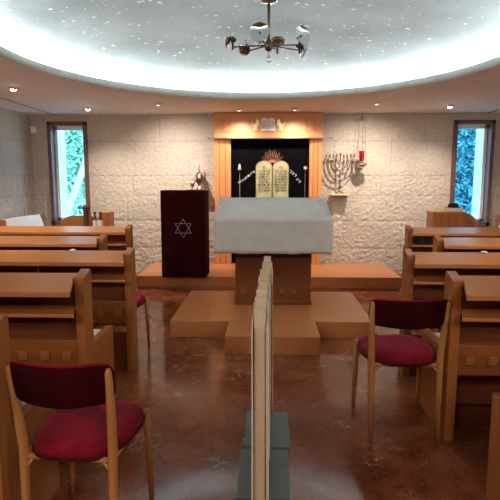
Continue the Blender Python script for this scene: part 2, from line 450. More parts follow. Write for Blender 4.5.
# ------------------------------------------------------------------ pews
NAMES = {}
def pew(s, y0, xa, label, seat=True, group='pews with book desks'):
    xo = 3.66
    t = thing('pew', label, 'pew', (s*(xa+xo)/2, y0+.05, 0), group)
    X = lambda a: s*a
    def bx(mb, a, b, *r, bev=.004):
        lo, hi = sorted((s*a, s*b)); mb.box(lo, hi, *r, bev); return mb
    # end panel at the aisle, top edge rising away from the viewer
    rot = Matrix(((0, 0, 1), (1, 0, 0), (0, 1, 0))).to_4x4()
    pts = [(y0, 0), (y0+.125, 0), (y0+.125, .964), (y0+.11, .969), (y0+.012, .938), (y0, .930)]
    lo, hi = sorted((s*xa, s*(xa+.055)))
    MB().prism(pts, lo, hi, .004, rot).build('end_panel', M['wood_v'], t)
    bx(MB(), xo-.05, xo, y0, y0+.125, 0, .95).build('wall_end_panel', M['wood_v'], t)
    # sloping desk board with an oblique aisle end and a thicker front lip
    def slab(yn, yf, zn, zf, th, ov):
        pl = [(xa+.058-ov, yn), (xa+.058, y0-.004), (xa+.058, yf), (xo-.05, yf), (xo-.05, yn)]
        tb = bmesh.new()
        zz = lambda y: zn+(zf-zn)*(y-yn)/(yf-yn)
        A = [tb.verts.new((s*p[0], p[1], zz(p[1])-th)) for p in pl]; B = [tb.verts.new((s*p[0], p[1], zz(p[1]))) for p in pl]
        tb.faces.new(A); tb.faces.new(B)
        for i in range(5): tb.faces.new((A[i], A[(i+1) % 5], B[(i+1) % 5], B[i]))
        bmesh.ops.recalc_face_normals(tb, faces=tb.faces[:])
        bmesh.ops.bevel(tb, geom=tb.edges[:], offset=.004, segments=2, affect='EDGES', profile=.6)
        mb = MB(); mb._add(tb); return mb
    slab(y0-.235, y0+.105, .907, .945, .03, .072).build('desk_top', M['wood'], t)
    slab(y0-.14, y0+.06, .762, .766, .02, .05).build('shelf', M['wood'], t)
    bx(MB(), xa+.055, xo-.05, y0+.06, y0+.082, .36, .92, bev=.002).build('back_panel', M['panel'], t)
    x = xa+.68
    while x < xo-.2:
        bx(MB(), x, x+.02, y0-.06, y0+.06, .766, .905, bev=.002).build('shelf_divider', M['panel'], t); x += .66
    rb = bx(MB(), xa+.055, xo-.05, y0+.012, y0+.062, .388, .568).build('rail_board', M['rail'], t)
    x = xa+.12; first = None
    while x < xo-.12:
        if first is None:
            first = bx(MB(), x-.026, x+.026, y0-.002, y0+.02, .450, .502, bev=.003).build('square_inlay', M['inlay'], rb); x0_ = x
        else:
            c = first.copy(); col.objects.link(c); c.parent = rb; c.location = (s*(x-x0_), 0, 0)
        x += .128
    if seat:
        mb = bx(MB(), xa+.05, xo-.05, y0+.082, y0+.50, .40, .432); bx(mb, xa+.05, xo-.05, y0+.10, y0+.13, .34, .40)
        st = mb.build('seat', M['wood'], t)
        bx(MB(), xa+.056, xo-.06, y0+.09, y0+.50, .432, .492, bev=.016).build('seat_cushion', M['cushion'], st)
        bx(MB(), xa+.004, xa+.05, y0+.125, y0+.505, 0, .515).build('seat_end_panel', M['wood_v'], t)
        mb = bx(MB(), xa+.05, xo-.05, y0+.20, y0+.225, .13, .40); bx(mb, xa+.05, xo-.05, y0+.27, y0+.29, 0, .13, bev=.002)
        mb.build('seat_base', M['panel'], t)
    else:
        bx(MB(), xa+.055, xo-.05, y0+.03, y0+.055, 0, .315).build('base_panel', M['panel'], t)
    return t
XA = 1.05
order = ['rearmost', 'second from the rear', 'middle', 'second from the front', 'front']
YR = [1.72, 2.73, 3.69, 4.72, 5.80]
XR = {-1: [1.0, 1.035, 1.03, 1.578, 1.62], 1: [1.03, 1.015, 1.03, 1.59, 1.615]}
lab = {
 (-1, 0): 'left pew nearest the camera, mostly its end panel beside the left red chair',
 (-1, 1): 'left wooden pew directly in front of the near left red velvet chair',
 (-1, 2): 'left middle wooden pew with a red chair tucked ahead of its end panel',
 (-1, 3): 'short left wooden pew, its end panel set back behind the long middle pew',
 (-1, 4): 'front left wooden pew by the window with bottles showing behind it',
 (1, 0): 'right pew nearest the camera, only a low seat panel in the bottom right corner',
 (1, 1): 'right wooden pew whose end panel stands against the right red velvet chair',
 (1, 2): 'right middle wooden pew rising behind the right red velvet chair',
 (1, 3): 'short right wooden pew between the front bookshelf pew and the middle pew',
 (1, 4): 'front right wooden pew with dark books standing on its shelf',
}
for s in (-1, 1):
    for k in range(5):
        pew(s, YR[k], XR[s][k], lab[s, k], seat=(k not in (2, 4)))

# small white pieces on the rear edge of the middle pews
for s, x, lb in ((-1, -1.50, 'small white cap lying on the left middle pew desk edge'), (1, 1.62, 'small white cap lying on the right middle pew desk edge')):
    c = MB().lathe([(0, .015), (.012, .0135), (.021, .008), (.025, .003), (.026, 0), (.023, 0), (0, .002)], (x, YR[2]+.08, .9445), 20).build('white_cap', M['label'])
    tag(c, lb, 'cap', 'white caps on the middle pews')

# books on the front right shelf
x = XR[1][4]+.10; k = 0
desc = ['leftmost', 'second', 'third', 'fourth', 'fifth', 'sixth', 'seventh', 'eighth', 'ninth', 'tenth']
cname = ['navy', 'black', 'maroon', 'brown', 'grey']
while k < 10:
    w = random.uniform(.024, .036); h = random.uniform(.105, .128); ci = (k*3+k//3) % 5
    y1 = YR[4]+.05; yb = y1-.125
    t = thing('book', '%s dark book from the left on the front right pew shelf' % desc[k] if k else 'leftmost dark book on the front right pew shelf', 'book', (x+w/2, YR[4], .7665), 'books on the front right pew shelf')
    mb = MB(); mb.box(x, x+.002, yb, y1, .7665, .7665+h, 0); mb.box(x+w-.002, x+w, yb, y1, .7665, .7665+h, 0); mb.box(x, x+w, yb-.002, yb, .7665, .7665+h, 0)
    mb.build('cover', BOOKS[ci], t)
    MB().box(x+.002, x+w-.002, yb+.001, y1-.004, .770, .7665+h-.004, 0).build('pages', M['paper'], t)
    x += w+.004; k += 1

# ------------------------------------------------------------------ chairs
def rounded_outline(hw, back, front, n=40):
    """D shaped seat: bowed rear (y<0), flared straight front"""
    pts = []
    for k in range(n):
        a = 2*PI*k/n
        c, s_ = math.cos(a), math.sin(a)
        e = .55
        x = math.copysign(abs(c)**e, c); y = math.copysign(abs(s_)**(.62 if s_ > 0 else .9), s_)
        w = hw*(1+.10*(y+1)/2)
        pts.append((x*w, y*front if y > 0 else y*back))
    return pts
def make_chair(label):
    t = thing('chair', label, 'chair', (0, 0, 0), 'red velvet chairs')
    # local frame: faces +y, origin on the floor under the seat centre
    hw = .195
    for sx in (-1, 1):
        pts = [(sx*.192, -.235, 0), (sx*.193, -.205, .25), (sx*.195, -.195, .47), (sx*.203, -.215, .66), (sx*.208, -.238, .795), (sx*.209, -.242, .812)]
        MB().tube(pts, [.0125, .018, .021, .018, .014, .008], 12).build('leg', M['chair'], t, False)
        pts = [(sx*.212, .200, 0), (sx*.208, .190, .25), (sx*.204, .182, .46)]
        MB().tube(pts, [.011, .0165, .019], 12).build('leg', M['chair'], t, False)
    mb = MB()
    for sx in (-1, 1): mb.tube([(sx*.188, -.19, .436), (sx*.195, .18, .436)], .012, 8)
    mb.tube([(-.195, -.195, .436), (0, -.19, .436), (.195, -.195, .436)], .012, 8); mb.tube([(-.203, .18, .436), (.203, .18, .436)], .012, 8)
    for sx in (-1, 1): mb.tube([(sx*.193, -.198, .385), (sx*.155, -.198, .43)], [.009, .007], 8)
    mb.build('seat_frame', M['chair'], t, False)
    o = rounded_outline(.205, .222, .215)
    rings = []
    for z, k in ((.426, .93), (.436, .98), (.462, 1.0), (.478, .985), (.490, .93), (.498, .82), (.502, .6), (.504, .3)):
        rings.append([(p[0]*k, p[1]*k, z) for p in o])
    se = MB().loft(rings).build('seat', M['red'], t, False)
    MB().tube([(p[0]*1.003, p[1]*1.003, .446) for p in o]+[(o[0][0]*1.003, o[0][1]*1.003, .446)], .008, 6, False).build('piping', M['piping'], se, False)
    # bowed padded backrest
    rings = []
    nn = 25
    for i in range(nn):
        u = -1+2*i/(nn-1); x = u*.218
        yb = -.208-.060*(1-u*u)
        e = max(0, (abs(u)-.86)/.14)
        zt, zb = .826-.028*e*e, .676-.014*(1-u*u)*1.0+.030*e*e
        th = .021*(1-.35*e*e)
        ring = []
        for q in range(16):
            a = 2*PI*q/16
            cy = math.copysign(abs(math.cos(a))**.7, math.cos(a)); cz = math.copysign(abs(math.sin(a))**.45, math.sin(a))
            zc = (zt+zb)/2 + cz*(zt-zb)/2
            ring.append((x, yb+cy*th-(zc-.75)*.16, zc))
        rings.append(ring)
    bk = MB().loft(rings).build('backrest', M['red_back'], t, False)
    rim_ = []
    for i in range(nn):
        u = -1+2*i/(nn-1); e = max(0, (abs(u)-.86)/.14); z = .826-.028*e*e
        rim_.append((u*.218, -.208-.060*(1-u*u)-(z-.75)*.16, z+.001))
    MB().tube(rim_, .006, 6).build('piping', M['red'], bk, False)
    return t
ch = make_chair('red velvet chair near the camera at bottom left beside the pew')
ch.location = (-.735, 1.935, 0); ch.rotation_euler.z = math.radians(-4); ch.scale = (.90, 1, 1)
c2 = copy_tree(ch); c2['label'] = 'red velvet chair on the right of the aisle against the pew end'
c2.location = (.786, 2.965, 0); c2.rotation_euler.z = math.radians(1); c2.scale = (1, 1, 1)
c3 = copy_tree(ch); c3['label'] = 'red chair mostly hidden ahead of the left middle pew end panel'
c3.location = (-1.275, 4.105, 0); c3.rotation_euler.z = 0; c3.scale = (1, 1, 1)

# ------------------------------------------------------------------ aisle divider, three sections
def divider(y, x, label):
    t = thing('aisle_divider', label, 'divider', (x, y, 0), 'sections of the aisle divider')
    MB().box(-.128, .128, -.218, .218, 0, .022, .004).build('base_plate', M['slate'], t, False)
    MB().box(-.016, .016, -.20, .20, .022, .06, .003).build('foot_rail', M['panel'], t, False)
    for q in (-.145, 0, .145):
        MB().box(-.024, .017, q-.019, q+.019, .022, 1.03, .003).build('post', M['post'], t, False)
    mb = MB()
    mb.box(-.014, .012, -.14, .14, .94, .965, .002); mb.box(-.014, .012, -.14, .14, .14, .165, .002)
    mb.build('cross_rail', M['panel'], t, False)
    for sx in (-1, 1):
        def fn(i, j):
            u = i/60; v = j/12
            yy = -.205+.41*u
            w = .0022*math.sin(u*46+sx)+.0016*math.sin(u*19+v*3)
            xx = (-.0285 if sx < 0 else .0245) + w*(1-.55*v)*(1 if sx < 0 else 1.9)
            return (xx, yy, .20+.012*math.sin(u*15+sx*2)+(.985-.20)*v)
        mb = MB(); mb.grid(fn, 61, 13)
        o = mb.build('fabric', M['cream'], t, False)
        so = o.modifiers.new('thickness', 'SOLIDIFY'); so.thickness = .003
    return t
divider(1.865, -.022, 'divider section nearest the camera with tall pale wooden post')
divider(2.350, -.014, 'middle section of the fabric aisle divider')
divider(2.805, .002, 'far section of the aisle divider before the reading table')

# ------------------------------------------------------------------ platforms
t = thing('bimah_platform', 'low wooden platform under the cloth covered reading table', 'platform', (.04, 5.25, 0))
MB().box(-.925, 1.0, 4.60, 5.91, 0, .165, .006).build('platform', M['step'], t)
t = thing('platform_step', 'low wooden step projecting in front of the reading table platform', 'step', (.04, 4.36, 0))
MB().box(-.365, .452, 4.13, 4.598, 0, .1655, .006).build('step', M['step'], t)
t = thing('ark_platform', 'long low wooden platform along the stone wall below the ark', 'platform', (0, 7.4, 0))
mb = MB(); mb.box(-1.83, 1.83, 6.75, 7.96, .03, .182, .006); mb.box(-1.81, 1.81, 6.77, 7.96, 0, .03, 0)
mb.build('platform', M['step'], t)

# ------------------------------------------------------------------ reading table and its cloth
t = thing('reading_table', 'dark red brown wooden reading table standing on the central platform', 'table', (.058, 5.45, .165))
MB().box(-.345, .462, 5.25, 5.72, .19, 1.10, .006).build('cabinet', M['panel'], t)
MB().box(-.353, .470, 5.238, 5.73, .165, .205, .004).build('plinth', M['panel'], t)
for k in range(5):
    x = -.262+k*.128+(.026 if k else 0)
    MB().box(x-.026, x+.026, 5.245, 5.26, .285, .335, .003).build('square_inlay', M['inlay_dark'], t)
def slope(y): return 1.112+(y-4.96)*.305
bmx = MB()
bmx.prism([(4.985, slope(4.985)-.006), (5.56, slope(5.56)-.006), (5.56, slope(5.56)-.045), (4.985, slope(4.985)-.045)], -.50, .605, .004, Matrix(((0, 0, 1, 0), (1, 0, 0, 0), (0, 1, 0, 0), (0, 0, 0, 1))))
bmx.build('slanted_top', M['panel'], t)
# cloth: top sheet plus hanging skirt
y0, y1, xl, xr = 4.965, 5.58, -.535, .637
per = []
def seg(a, b, n): return [(a[0]+(b[0]-a[0])*k/n, a[1]+(b[1]-a[1])*k/n) for k in range(n)]
per = seg((xl, y0), (xr, y0), 48)+seg((xr, y0), (xr, y1), 24)+seg((xr, y1), (xl, y1), 48)+seg((xl, y1), (xl, y0), 24)
nP = len(per); cxm, cym = (xl+xr)/2, (y0+y1)/2
def cl(i, j):
    x, y = per[i]
    if j < 6:
        k = j/6
        xx, yy = cxm+(x-cxm)*k*.985, cym+(y-cym)*k*.985
        return (xx, yy, slope(yy)+.004)
    if j == 6: return (x*.998, y, slope(y)-.002)
    v = (j-6)/10
    zt = slope(y)-.004
    zb = .757+.003*math.sin(i*.35)+.002*math.sin(i*.9+1)
    if 48 <= i < 72 or i >= 120: zb += .0
    d = Vector((x-cxm, (y-cym)*1.0, 0))
    # flare with soft folds, stronger at the corners
    cor = max(0, 1-min(math.hypot(x-a, y-b) for a in (xl, xr) for b in (y0, y1))/.12)
    f = v*(.003+.004*math.sin(i*.55)+.006*cor)
    n = d.normalized()
    return (x+n.x*f*.8, y+n.y*f, zt+(zb-zt)*v)
mb = MB(); mb.grid(cl, nP, 17, True, True)
cloth = mb.build('table_cloth', M['cloth']); so = cloth.modifiers.new('thickness', 'SOLIDIFY'); so.thickness = .004; so.offset = 1
tag(cloth, 'plain grey cloth draped over the slanted reading table top', 'cloth')
# pale embroidered strip on the sheet's right
emb = MB(); rnd = random.Random(3)
for k in range(9):
    x = .30+k*.033; yy = 5.11+.008*rnd.random()
    emb.box(x, x+.024*rnd.uniform(.6, 1), yy, yy+.028, slope(yy)+.006, slope(yy)+.0105, 0)
emb.build('embroidery', M['thread'], cloth)

# ------------------------------------------------------------------ velvet covered lectern with the star
t = thing('lectern', 'lectern under a dark red velvet cover with a six pointed star', 'lectern', (-1.137, 6.885, .182))
xl, xr, y0, y1 = -1.432, -.842, 6.65, 7.12
per = seg((xl, y0), (xr, y0), 44)+seg((xr, y0), (xr, y1), 44)+seg((xr, y1), (xl, y1), 30)+seg((xl, y1), (xl, y0), 30)
nP = len(per); cxm, cym = (xl+xr)/2, (y0+y1)/2
def dr(i, j):
    x, y = per[i]
    zt = 1.365-(y-y0)*.03
    if j < 5:
        k = j/5; return (cxm+(x-cxm)*k*.985, cym+(y-cym)*k*.985, 1.365-((cym+(y-cym)*k)-y0)*.03+.0)
    v = (j-5)/12
    n = Vector((x-cxm, y-cym, 0)).normalized()
    f = v*(.004+.006*math.sin(i*.42)+.003*math.sin(i*1.1))
    return (x+n.x*f, y+n.y*f, zt-.004+(.19-zt)*v)
mb = MB(); mb.grid(dr, nP, 18, True, True); cv = mb.build('velvet_cover', M['drape'], t)
sd = MB(); c = Vector((-1.132, 0, .855)); R = .125
for off in (PI/2, -PI/2):
    pts = [(c.x+R*math.cos(off+k*2*PI/3), 6.636, c.z+R*math.sin(off+k*2*PI/3)) for k in range(4)]
    for k in range(3): sd.tube([pts[k], pts[k+1]], .0018, 6)
tag(sd.build('star_of_david', M['thread'], cv), 'thin silver outline of a six pointed star')

# urn on a bracket behind the lectern
t = thing('wall_bracket', 'small wooden bracket on the stone wall behind the velvet lectern', 'bracket', (-1.07, 7.86, 1.33))
mb = MB(); mb.box(-1.25, -.93, 7.74, 7.985, 1.33, 1.352, .003); mb.box(-1.09, -1.05, 7.84, 7.985, 1.24, 1.33, .003); mb.build('shelf', M['panel'], t)
t = thing('silver_urn', 'ornate silver urn with pointed finial above the velvet lectern', 'urn', (-1.07, 7.85, 1.352))
MB().lathe([(0, 0), (.048, 0), (.050, .012), (.032, .03), (.018, .06), (.024, .08), (.046, .11), (.060, .15), (.061, .18), (.052, .205), (.042, .215), (0, .215)], (-1.07, 7.85, 1.352), 24).build('body', M['old_silver'], t)
MB().lathe([(.058, .215), (.059, .228), (.042, .252), (.022, .275), (.011, .292), (.021, .306), (.011, .322), (.006, .34), (.010, .355), (.004, .38), (0, .405)], (-1.07, 7.85, 1.352), 20).build('lid', M['old_silver'], t)
for sx in (-1, 1):
    MB().tube([(-1.07+sx*.054, 7.85, 1.55), (-1.07+sx*.085, 7.85, 1.555), (-1.07+sx*.09, 7.85, 1.51), (-1.07+sx*.05, 7.85, 1.465)], .006, 8).build('handle', M['old_silver'], t)
t = thing('silver_cup', 'small silver cup left of the urn above the velvet lectern', 'cup', (-1.17, 7.80, 1.352))
MB().lathe([(0, 0), (.026, 0), (.026, .006), (.009, .02), (.009, .04), (.028, .06), (.034, .13), (.031, .13), (.024, .065), (0, .05)], (-1.17, 7.80, 1.352), 18).build('bowl', M['old_silver'], t)

# ------------------------------------------------------------------ holy ark
t = thing('torah_ark', 'light wooden ark framing a black curtain with golden tablets', 'ark', (0, 7.9, .182))
ya = 7.80
for (a, b) in ((-.825, -.575), (.635, .825)):
    w = b-a
    o = MB().box(a, b, ya, 7.985, .182, 2.12, .004).build('side_column', M['ark'], t)
    mb = MB()
    for q in (.3, .66): mb.box(a+w*q-.004, a+w*q+.004, ya-.002, ya+.01, .2, 2.11, .001)
    mb.build('groove', M['panel'], o)
hd = MB().box(-.825, .825, ya-.01, 7.985, 2.14, 2.515, .004).build('header', M['ark_h'], t)
for a in (-.70, .58):
    mb = MB()
    for (x0, x1, z0, z1) in ((a, a+.12, 2.22, 2.225), (a, a+.12, 2.425, 2.43), (a, a+.005, 2.22, 2.43), (a+.115, a+.12, 2.22, 2.43)):
        mb.box(x0, x1, ya-.014, ya, z0, z1, 0)
    mb.build('carved_outline', M['panel'], hd)
rl = MB().box(-.88, .94, ya-.07, ya-.01, 2.12, 2.14, .003).build('rail', M['brass'], t)
mb = MB()
for x in (-.90, .96): mb.lathe([(0, -.03), (.013, -.025), (.013, .02), (0, .028)], (x, ya-.04, 2.13), 12, Matrix.Rotation(PI/2, 4, 'Y'))
mb.build('end_cap', M['brass'], rl)
MB().box(-.60, .66, 7.94, 7.985, .182, 2.138, .002).build('back_board', M['dark_wood'], t)
def cu(i, j):
    u = i/120; v = j/8
    return (-.575+1.20*u, 7.875+.006*math.sin(u*40)*(1-.4*v)+.003*math.sin(u*97), .20+(2.135-.20)*v)
mb = MB(); mb.grid(cu, 121, 9); cur = mb.build('curtain', M['curtain'], t)
so = cur.modifiers.new('thickness', 'SOLIDIFY'); so.thickness = .006
# embroidered tablets
S = .982
def tablet(x0, x1, zb, zt):
    r = (x1-x0)/2; pts = [(x0, zb), (x1, zb)]
    for k in range(21):
        a = PI*k/20; pts.append(((x0+x1)/2+r*math.cos(a), zt-r*.80+r*.80*math.sin(a)))
    return pts
RX = Matrix(((1, 0, 0, 0), (0, 0, -1, 0), (0, 1, 0, 0), (0, 0, 0, 1)))   # (x,z) polygon -> facing -y
def at_y(y): return Matrix.Translation((0, y, 0)) @ RX
TABS = []
for x0, x1 in ((-.192, .066), (.070, .322)):
    o = MB().prism(tablet(x0, x1, 1.02, 1.795), 0, .018, .003, at_y(7.862)).build('tablet', M['gold_cloth'], t); TABS.append(o)
    pts = tablet(x0+.006, x1-.006, 1.03, 1.789)
    MB().tube([(p[0], 7.843, p[1]) for p in pts[1:]]+[(pts[0][0], 7.843, pts[0][1])], .0045, 6).build('border', M['copper'], o)
TABS[0]['label'] = 'left round topped golden tablet with dark lettering'; TABS[1]['label'] = 'right round topped golden tablet with dark lettering'

def text_mesh(mb, body, size, c, rotz=0., y=7.84, extr=.0015, wmax=None, bold=.0, sp=1.0):
    """Hebrew (typed right to left) lettering facing -y, centred on (x,z)=c"""
    cu_ = bpy.data.curves.new('t', 'FONT'); cu_.body = body[::-1]; cu_.size = size; cu_.extrude = extr
    cu_.align_x = 'CENTER'; cu_.align_y = 'CENTER'; cu_.offset = bold; cu_.resolution_u = 2; cu_.space_character = sp
    ob = bpy.data.objects.new('t', cu_); col.objects.link(ob)
    dg = bpy.context.evaluated_depsgraph_get(); me = bpy.data.meshes.new_from_object(ob.evaluated_get(dg))
    w = max((v.co.x for v in me.vertices), default=0)-min((v.co.x for v in me.vertices), default=0)
    k = min(1, wmax/w) if wmax and w > 0 else 1
    MM = Matrix.Translation((c[0], y, c[1])) @ Matrix.Rotation(-rotz, 4, 'Y') @ RX @ Matrix.Diagonal((k, 1, 1, 1))
    me.transform(MM); mb.bm.from_mesh(me)
    bpy.data.objects.remove(ob); bpy.data.curves.remove(cu_); bpy.data.meshes.remove(me)
# first five words on the right tablet, last five on the left
right = ['אנכי יהוה אלהיך', 'לא יהיה לך', 'אלהים אחרים', 'לא תשא את שם', 'זכור את יום', 'השבת לקדשו', 'כבד את אביך', 'ואת אמך']
left = ['לא תרצח', 'לא תנאף', 'לא תגנב', 'לא תענה ברעך', 'עד שקר', 'לא תחמד', 'בית רעך', 'אשת רעך']
for o, words, x in ((TABS[0], left, -.063), (TABS[1], right, .196)):
    mb = MB()
    for k, a in enumerate(words): text_mesh(mb, a, .052, (x, 1.635-k*.0425), wmax=.19, y=7.842, bold=.0006)
    mb.tube([(x-.024, 7.842, 1.685), (x, 7.842, 1.725), (x+.024, 7.842, 1.685), (x-.024, 7.842, 1.685)], .003, 5)
    mb.build('lettering', M['ink'], o)
# crown of rays
mb = MB()
for k in range(13):
    a = PI*(.06+.88*k/12); r1 = .175+.02*(k % 2)
    c0 = (.065+.055*math.cos(a), 7.85, 1.775+.04*math.sin(a)); c1 = (.065+(r1-.015)*math.cos(a), 7.85, 1.775+r1*1.0*math.sin(a))
    mb.tube([c0, c1], [.006, .002], 6)
mb.prism([(.065+.06*math.cos(PI*k/12), 1.765+.06*math.sin(PI*k/12)) for k in range(13)], 0, .012, .002, at_y(7.86))
mb.build('ray_crown', M['copper'], t)
# silver words either side
for wd, px, pz, ang, sz in (('עומד', -.405, 1.49, 34, .058), ('אתה', -.300, 1.566, 36, .054), ('מי', -.228, 1.62, 36, .054), ('לפני', .385, 1.605, -44, .064), ('דע', .475, 1.495, -50, .066)):
    mb = MB(); text_mesh(mb, wd, sz, (px, pz), math.radians(ang), y=7.848, sp=1.3); mb.build('embroidered_word', M['thread'], t)
# emblem on the header
em = thing('tablet_emblem', 'small pale tablets emblem between gilt lions on the ark header', 'emblem', (0, 7.79, 2.3))
for x0, x1, wd in ((-.108, -.004, 'לא תגנב'), (.0, .104, 'זכור את')):
    tt = MB().prism(tablet(x0, x1, 2.235, 2.435), 0, .016, .002, at_y(7.787)).build('tablet', M['white'], em)
    mb = MB()
    for k in range(4): text_mesh(mb, wd[:7-k % 2], .03, ((x0+x1)/2, 2.375-k*.03), y=7.770, wmax=.075)
    mb.build('lettering', M['brass'], tt)
lion = [(0, 0), (.02, .0), (.03, .045), (.042, .0), (.058, 0), (.05, .05), (.072, .085), (.095, .075), (.10, .09), (.078, .11), (.085, .14), (.065, .165), (.04, .155), (.035, .12), (.012, .09), (-.012, .10), (-.025, .13), (-.035, .125), (-.022, .085), (.0, .07)]
for sx, bx_ in ((1, -.222), (-1, .218)):
    mb = MB(); mb.prism([(bx_+sx*p[0], 2.235+p[1]*1.1) for p in lion], 0, .014, .002, at_y(7.787)); mb.build('lion', M['gold'], em)

# two slim poles in front of the curtain
def pole(x, zt, label, kind):
    t = thing('slim_pole', label, 'pole', (x, 7.845, .182), 'slim poles in front of the curtain')
    MB().lathe([(0, 0), (.035, 0), (.035, .006), (.006, .012), (.0042, zt-.182), (0, zt-.182)], (x, 7.83, .182), 12).build('rod', M['brass'], t)
    if kind == 0: pr = [(0, 0), (.036, 0), (.038, .012), (.026, .04), (.018, .075), (.010, .10), (0, .11)]
    else: pr = [(0, 0), (.030, 0), (.033, .006), (.033, .056), (.026, .062), (0, .062)]
    tag(MB().lathe(pr, (x, 7.83, zt-.07), 16).build('head', M['silver'], t), 'pale silver head')
pole(-.438, 1.72, 'slim pole with bell shaped silver head left of the golden tablets', 0)
pole(.572, 1.72, 'slim pole with short cylindrical head right of the golden tablets', 1)

# ------------------------------------------------------------------ menorah on its shelf, hanging lamp
t = thing('wall_shelf', 'small pale shelf on the stone wall under the candelabrum', 'shelf', (1.12, 7.9, 1.27))
MB().box(.985, 1.262, 7.77, 7.985, 1.265, 1.29, .003).build('board', M['post'], t)
mx_, my_, mz_ = 1.11, 7.86, 1.29
t = thing('menorah', 'nine branched brass candelabrum standing on a wall shelf', 'candelabrum', (mx_, my_, mz_))
MB().lathe([(0, 0), (.07, 0), (.072, .012), (.045, .03), (.02, .045), (.014, .09), (.026, .11), (.014, .13), (.012, .18), (.024, .20), (.012, .22), (.010, .30), (.018, .32), (.010, .34), (.009, .565), (0, .565)], (mx_, my_, mz_), 20).build('stem', M['bronze'], t)
for k in range(1, 5):
    r = k*.0535
    mb = MB()
    zb = .565-.03-k*.082
    pts = []
    for q in range(25):
        a = -PI/2+PI/2*0+ (q/24-.5)*PI
        pts.append((mx_+r*math.sin(a+PI/2), my_, mz_+.555-(.555-zb)*max(0, math.cos(a+PI/2))**.8))
    pts[0] = (mx_-r, my_, mz_+.56); pts[-1] = (mx_+r, my_, mz_+.56)
    mb.tube(pts, .0085, 8)
    for sx in (-1, 1):
        for q in (5, 9) if k > 1 else (6,):
            p = pts[q if sx < 0 else 24-q]; mb.lathe([(0, -.017), (.014, -.008), (.017, 0), (.014, .008), (0, .017)], p, 10)
    mb.build('branch', M['bronze'], t)
for k in range(-4, 5):
    MB().lathe([(0, 0), (.006, 0), (.010, .012), (.022, .016), (.024, .022), (.012, .026), (.013, .048), (.017, .052), (.011, .052), (.010, .03), (0, .03)], (mx_+k*.0535, my_, mz_+.552+(.02 if k == 0 else 0)), 14).build('candle_cup', M['bronze'], t)

lx, ly = 1.415, 7.75
t = thing('hanging_lamp', 'hanging brass lamp with red glass beside the candelabrum', 'lamp', (lx, ly, 1.62))
MB().lathe([(0, -.085), (.008, -.075), (.014, -.06), (.02, -.048), (.055, -.035), (.082, -.005), (.088, .025), (.082, .025), (.05, -.012), (0, -.02)], (lx, ly, 1.725), 24).build('bowl', M['silver'], t)
MB().lathe([(0, 0), (.030, 0), (.034, .02), (.042, .15), (.038, .15), (.030, .02), (0, .012)], (lx, ly, 1.785), 20).build('red_glass', M['redglass'], t)
MB().lathe([(0, 0), (.02, 0), (.03, .02), (.024, .045), (0, .045)], (lx, ly, 1.735), 16).build('glass_holder', M['brass'], t)
can = MB().lathe([(0, .05), (.014, .045), (.02, .03), (.058, .012), (.062, 0), (.05, 0), (0, .012)], (lx, ly, 2.405), 20).build('canopy', M['brass'], t)
MB().tube([(lx, ly, 2.44), (lx, ly, 2.52)], .004, 6).build('ceiling_rod', M['brass'], t)
for k in range(3):
    a = .5+k*2*PI/3
    p0 = Vector((lx+.05*math.cos(a), ly+.05*math.sin(a), 2.408)); p1 = Vector((lx+.088*math.cos(a), ly+.086*math.sin(a), 1.748))
    mb = MB(); nl = 26
    mb.tube([p0.lerp(p1, q/nl) for q in range(nl+1)], [.0028 if q % 2 else .0042 for q in range(nl+1)], 6)
    mb.build('chain', M['brass'], t)

# ------------------------------------------------------------------ recessed spotlights
def spot(x, y, aim, energy, hot, label, cone=118, soft=.03):
    t = thing('ceiling_spotlight', label, 'spotlight', (x, y, ZC), 'recessed ceiling spotlights')
    MB().lathe([(.062, -.001), (.064, -.006), (.052, -.010), (.045, -.004), (.045, .0)], (x, y, ZC), 28).build('trim_ring', M['rim'], t)
    d = (Vector(aim)-Vector((x, y, ZC))).normalized()
    q = d.to_track_quat('-Z', 'Y').to_matrix().to_4x4()
    eb = MB().lathe([(.046, 0), (.044, -.012), (.036, -.026), (.030, -.032), (.028, -.024)], (x, y, ZC), 24).build('eyeball', M['mirror'], t)
    MB().lathe([(0, -.044), (.02, -.040), (.034, -.028), (.040, -.012)] if hot else [(0, -.037), (.012, -.035), (.024, -.026)], (x, y, ZC), 20).build('lamp_glass', M['lens_hot'] if hot else M['lens_dim'], t)
    li = bpy.data.lights.new('spot_beam', 'SPOT'); li.energy = energy; li.color = (1, .88, .76); li.spot_size = math.radians(cone); li.spot_blend = 1.0; li.shadow_soft_size = soft
    o = bpy.data.objects.new('spot_beam', li); col.objects.link(o); o.parent = t
    o.location = d*.06+Vector((0, 0, -.03)); o.rotation_euler = d.to_track_quat('-Z', 'Y').to_euler()
spot(-2.85, 5.68, (-2.9, 5.9, 0), 50, True, 'bright round ceiling spotlight at far left of the ceiling')
spot(-2.565, 7.23, (-2.4, 7.6, 0), 50, True, 'bright round ceiling spotlight near the left window')
spot(-1.48, 6.87, (-1.35, 8, 1.0), 84, False, 'angled ceiling spotlight above the velvet lectern')
spot(-.423, 7.41, (-.42, 8, .9), 42, False, 'angled ceiling spotlight above the left of the ark', 126)
spot(.381, 7.39, (.40, 8, .9), 42, False, 'angled ceiling spotlight above the right of the ark', 126)
spot(1.438, 6.89, (1.45, 8, 1.0), 84, False, 'angled ceiling spotlight near the hanging lamp')
spot(2.50, 7.18, (2.35, 7.7, 0), 50, True, 'bright round ceiling spotlight near the right window')

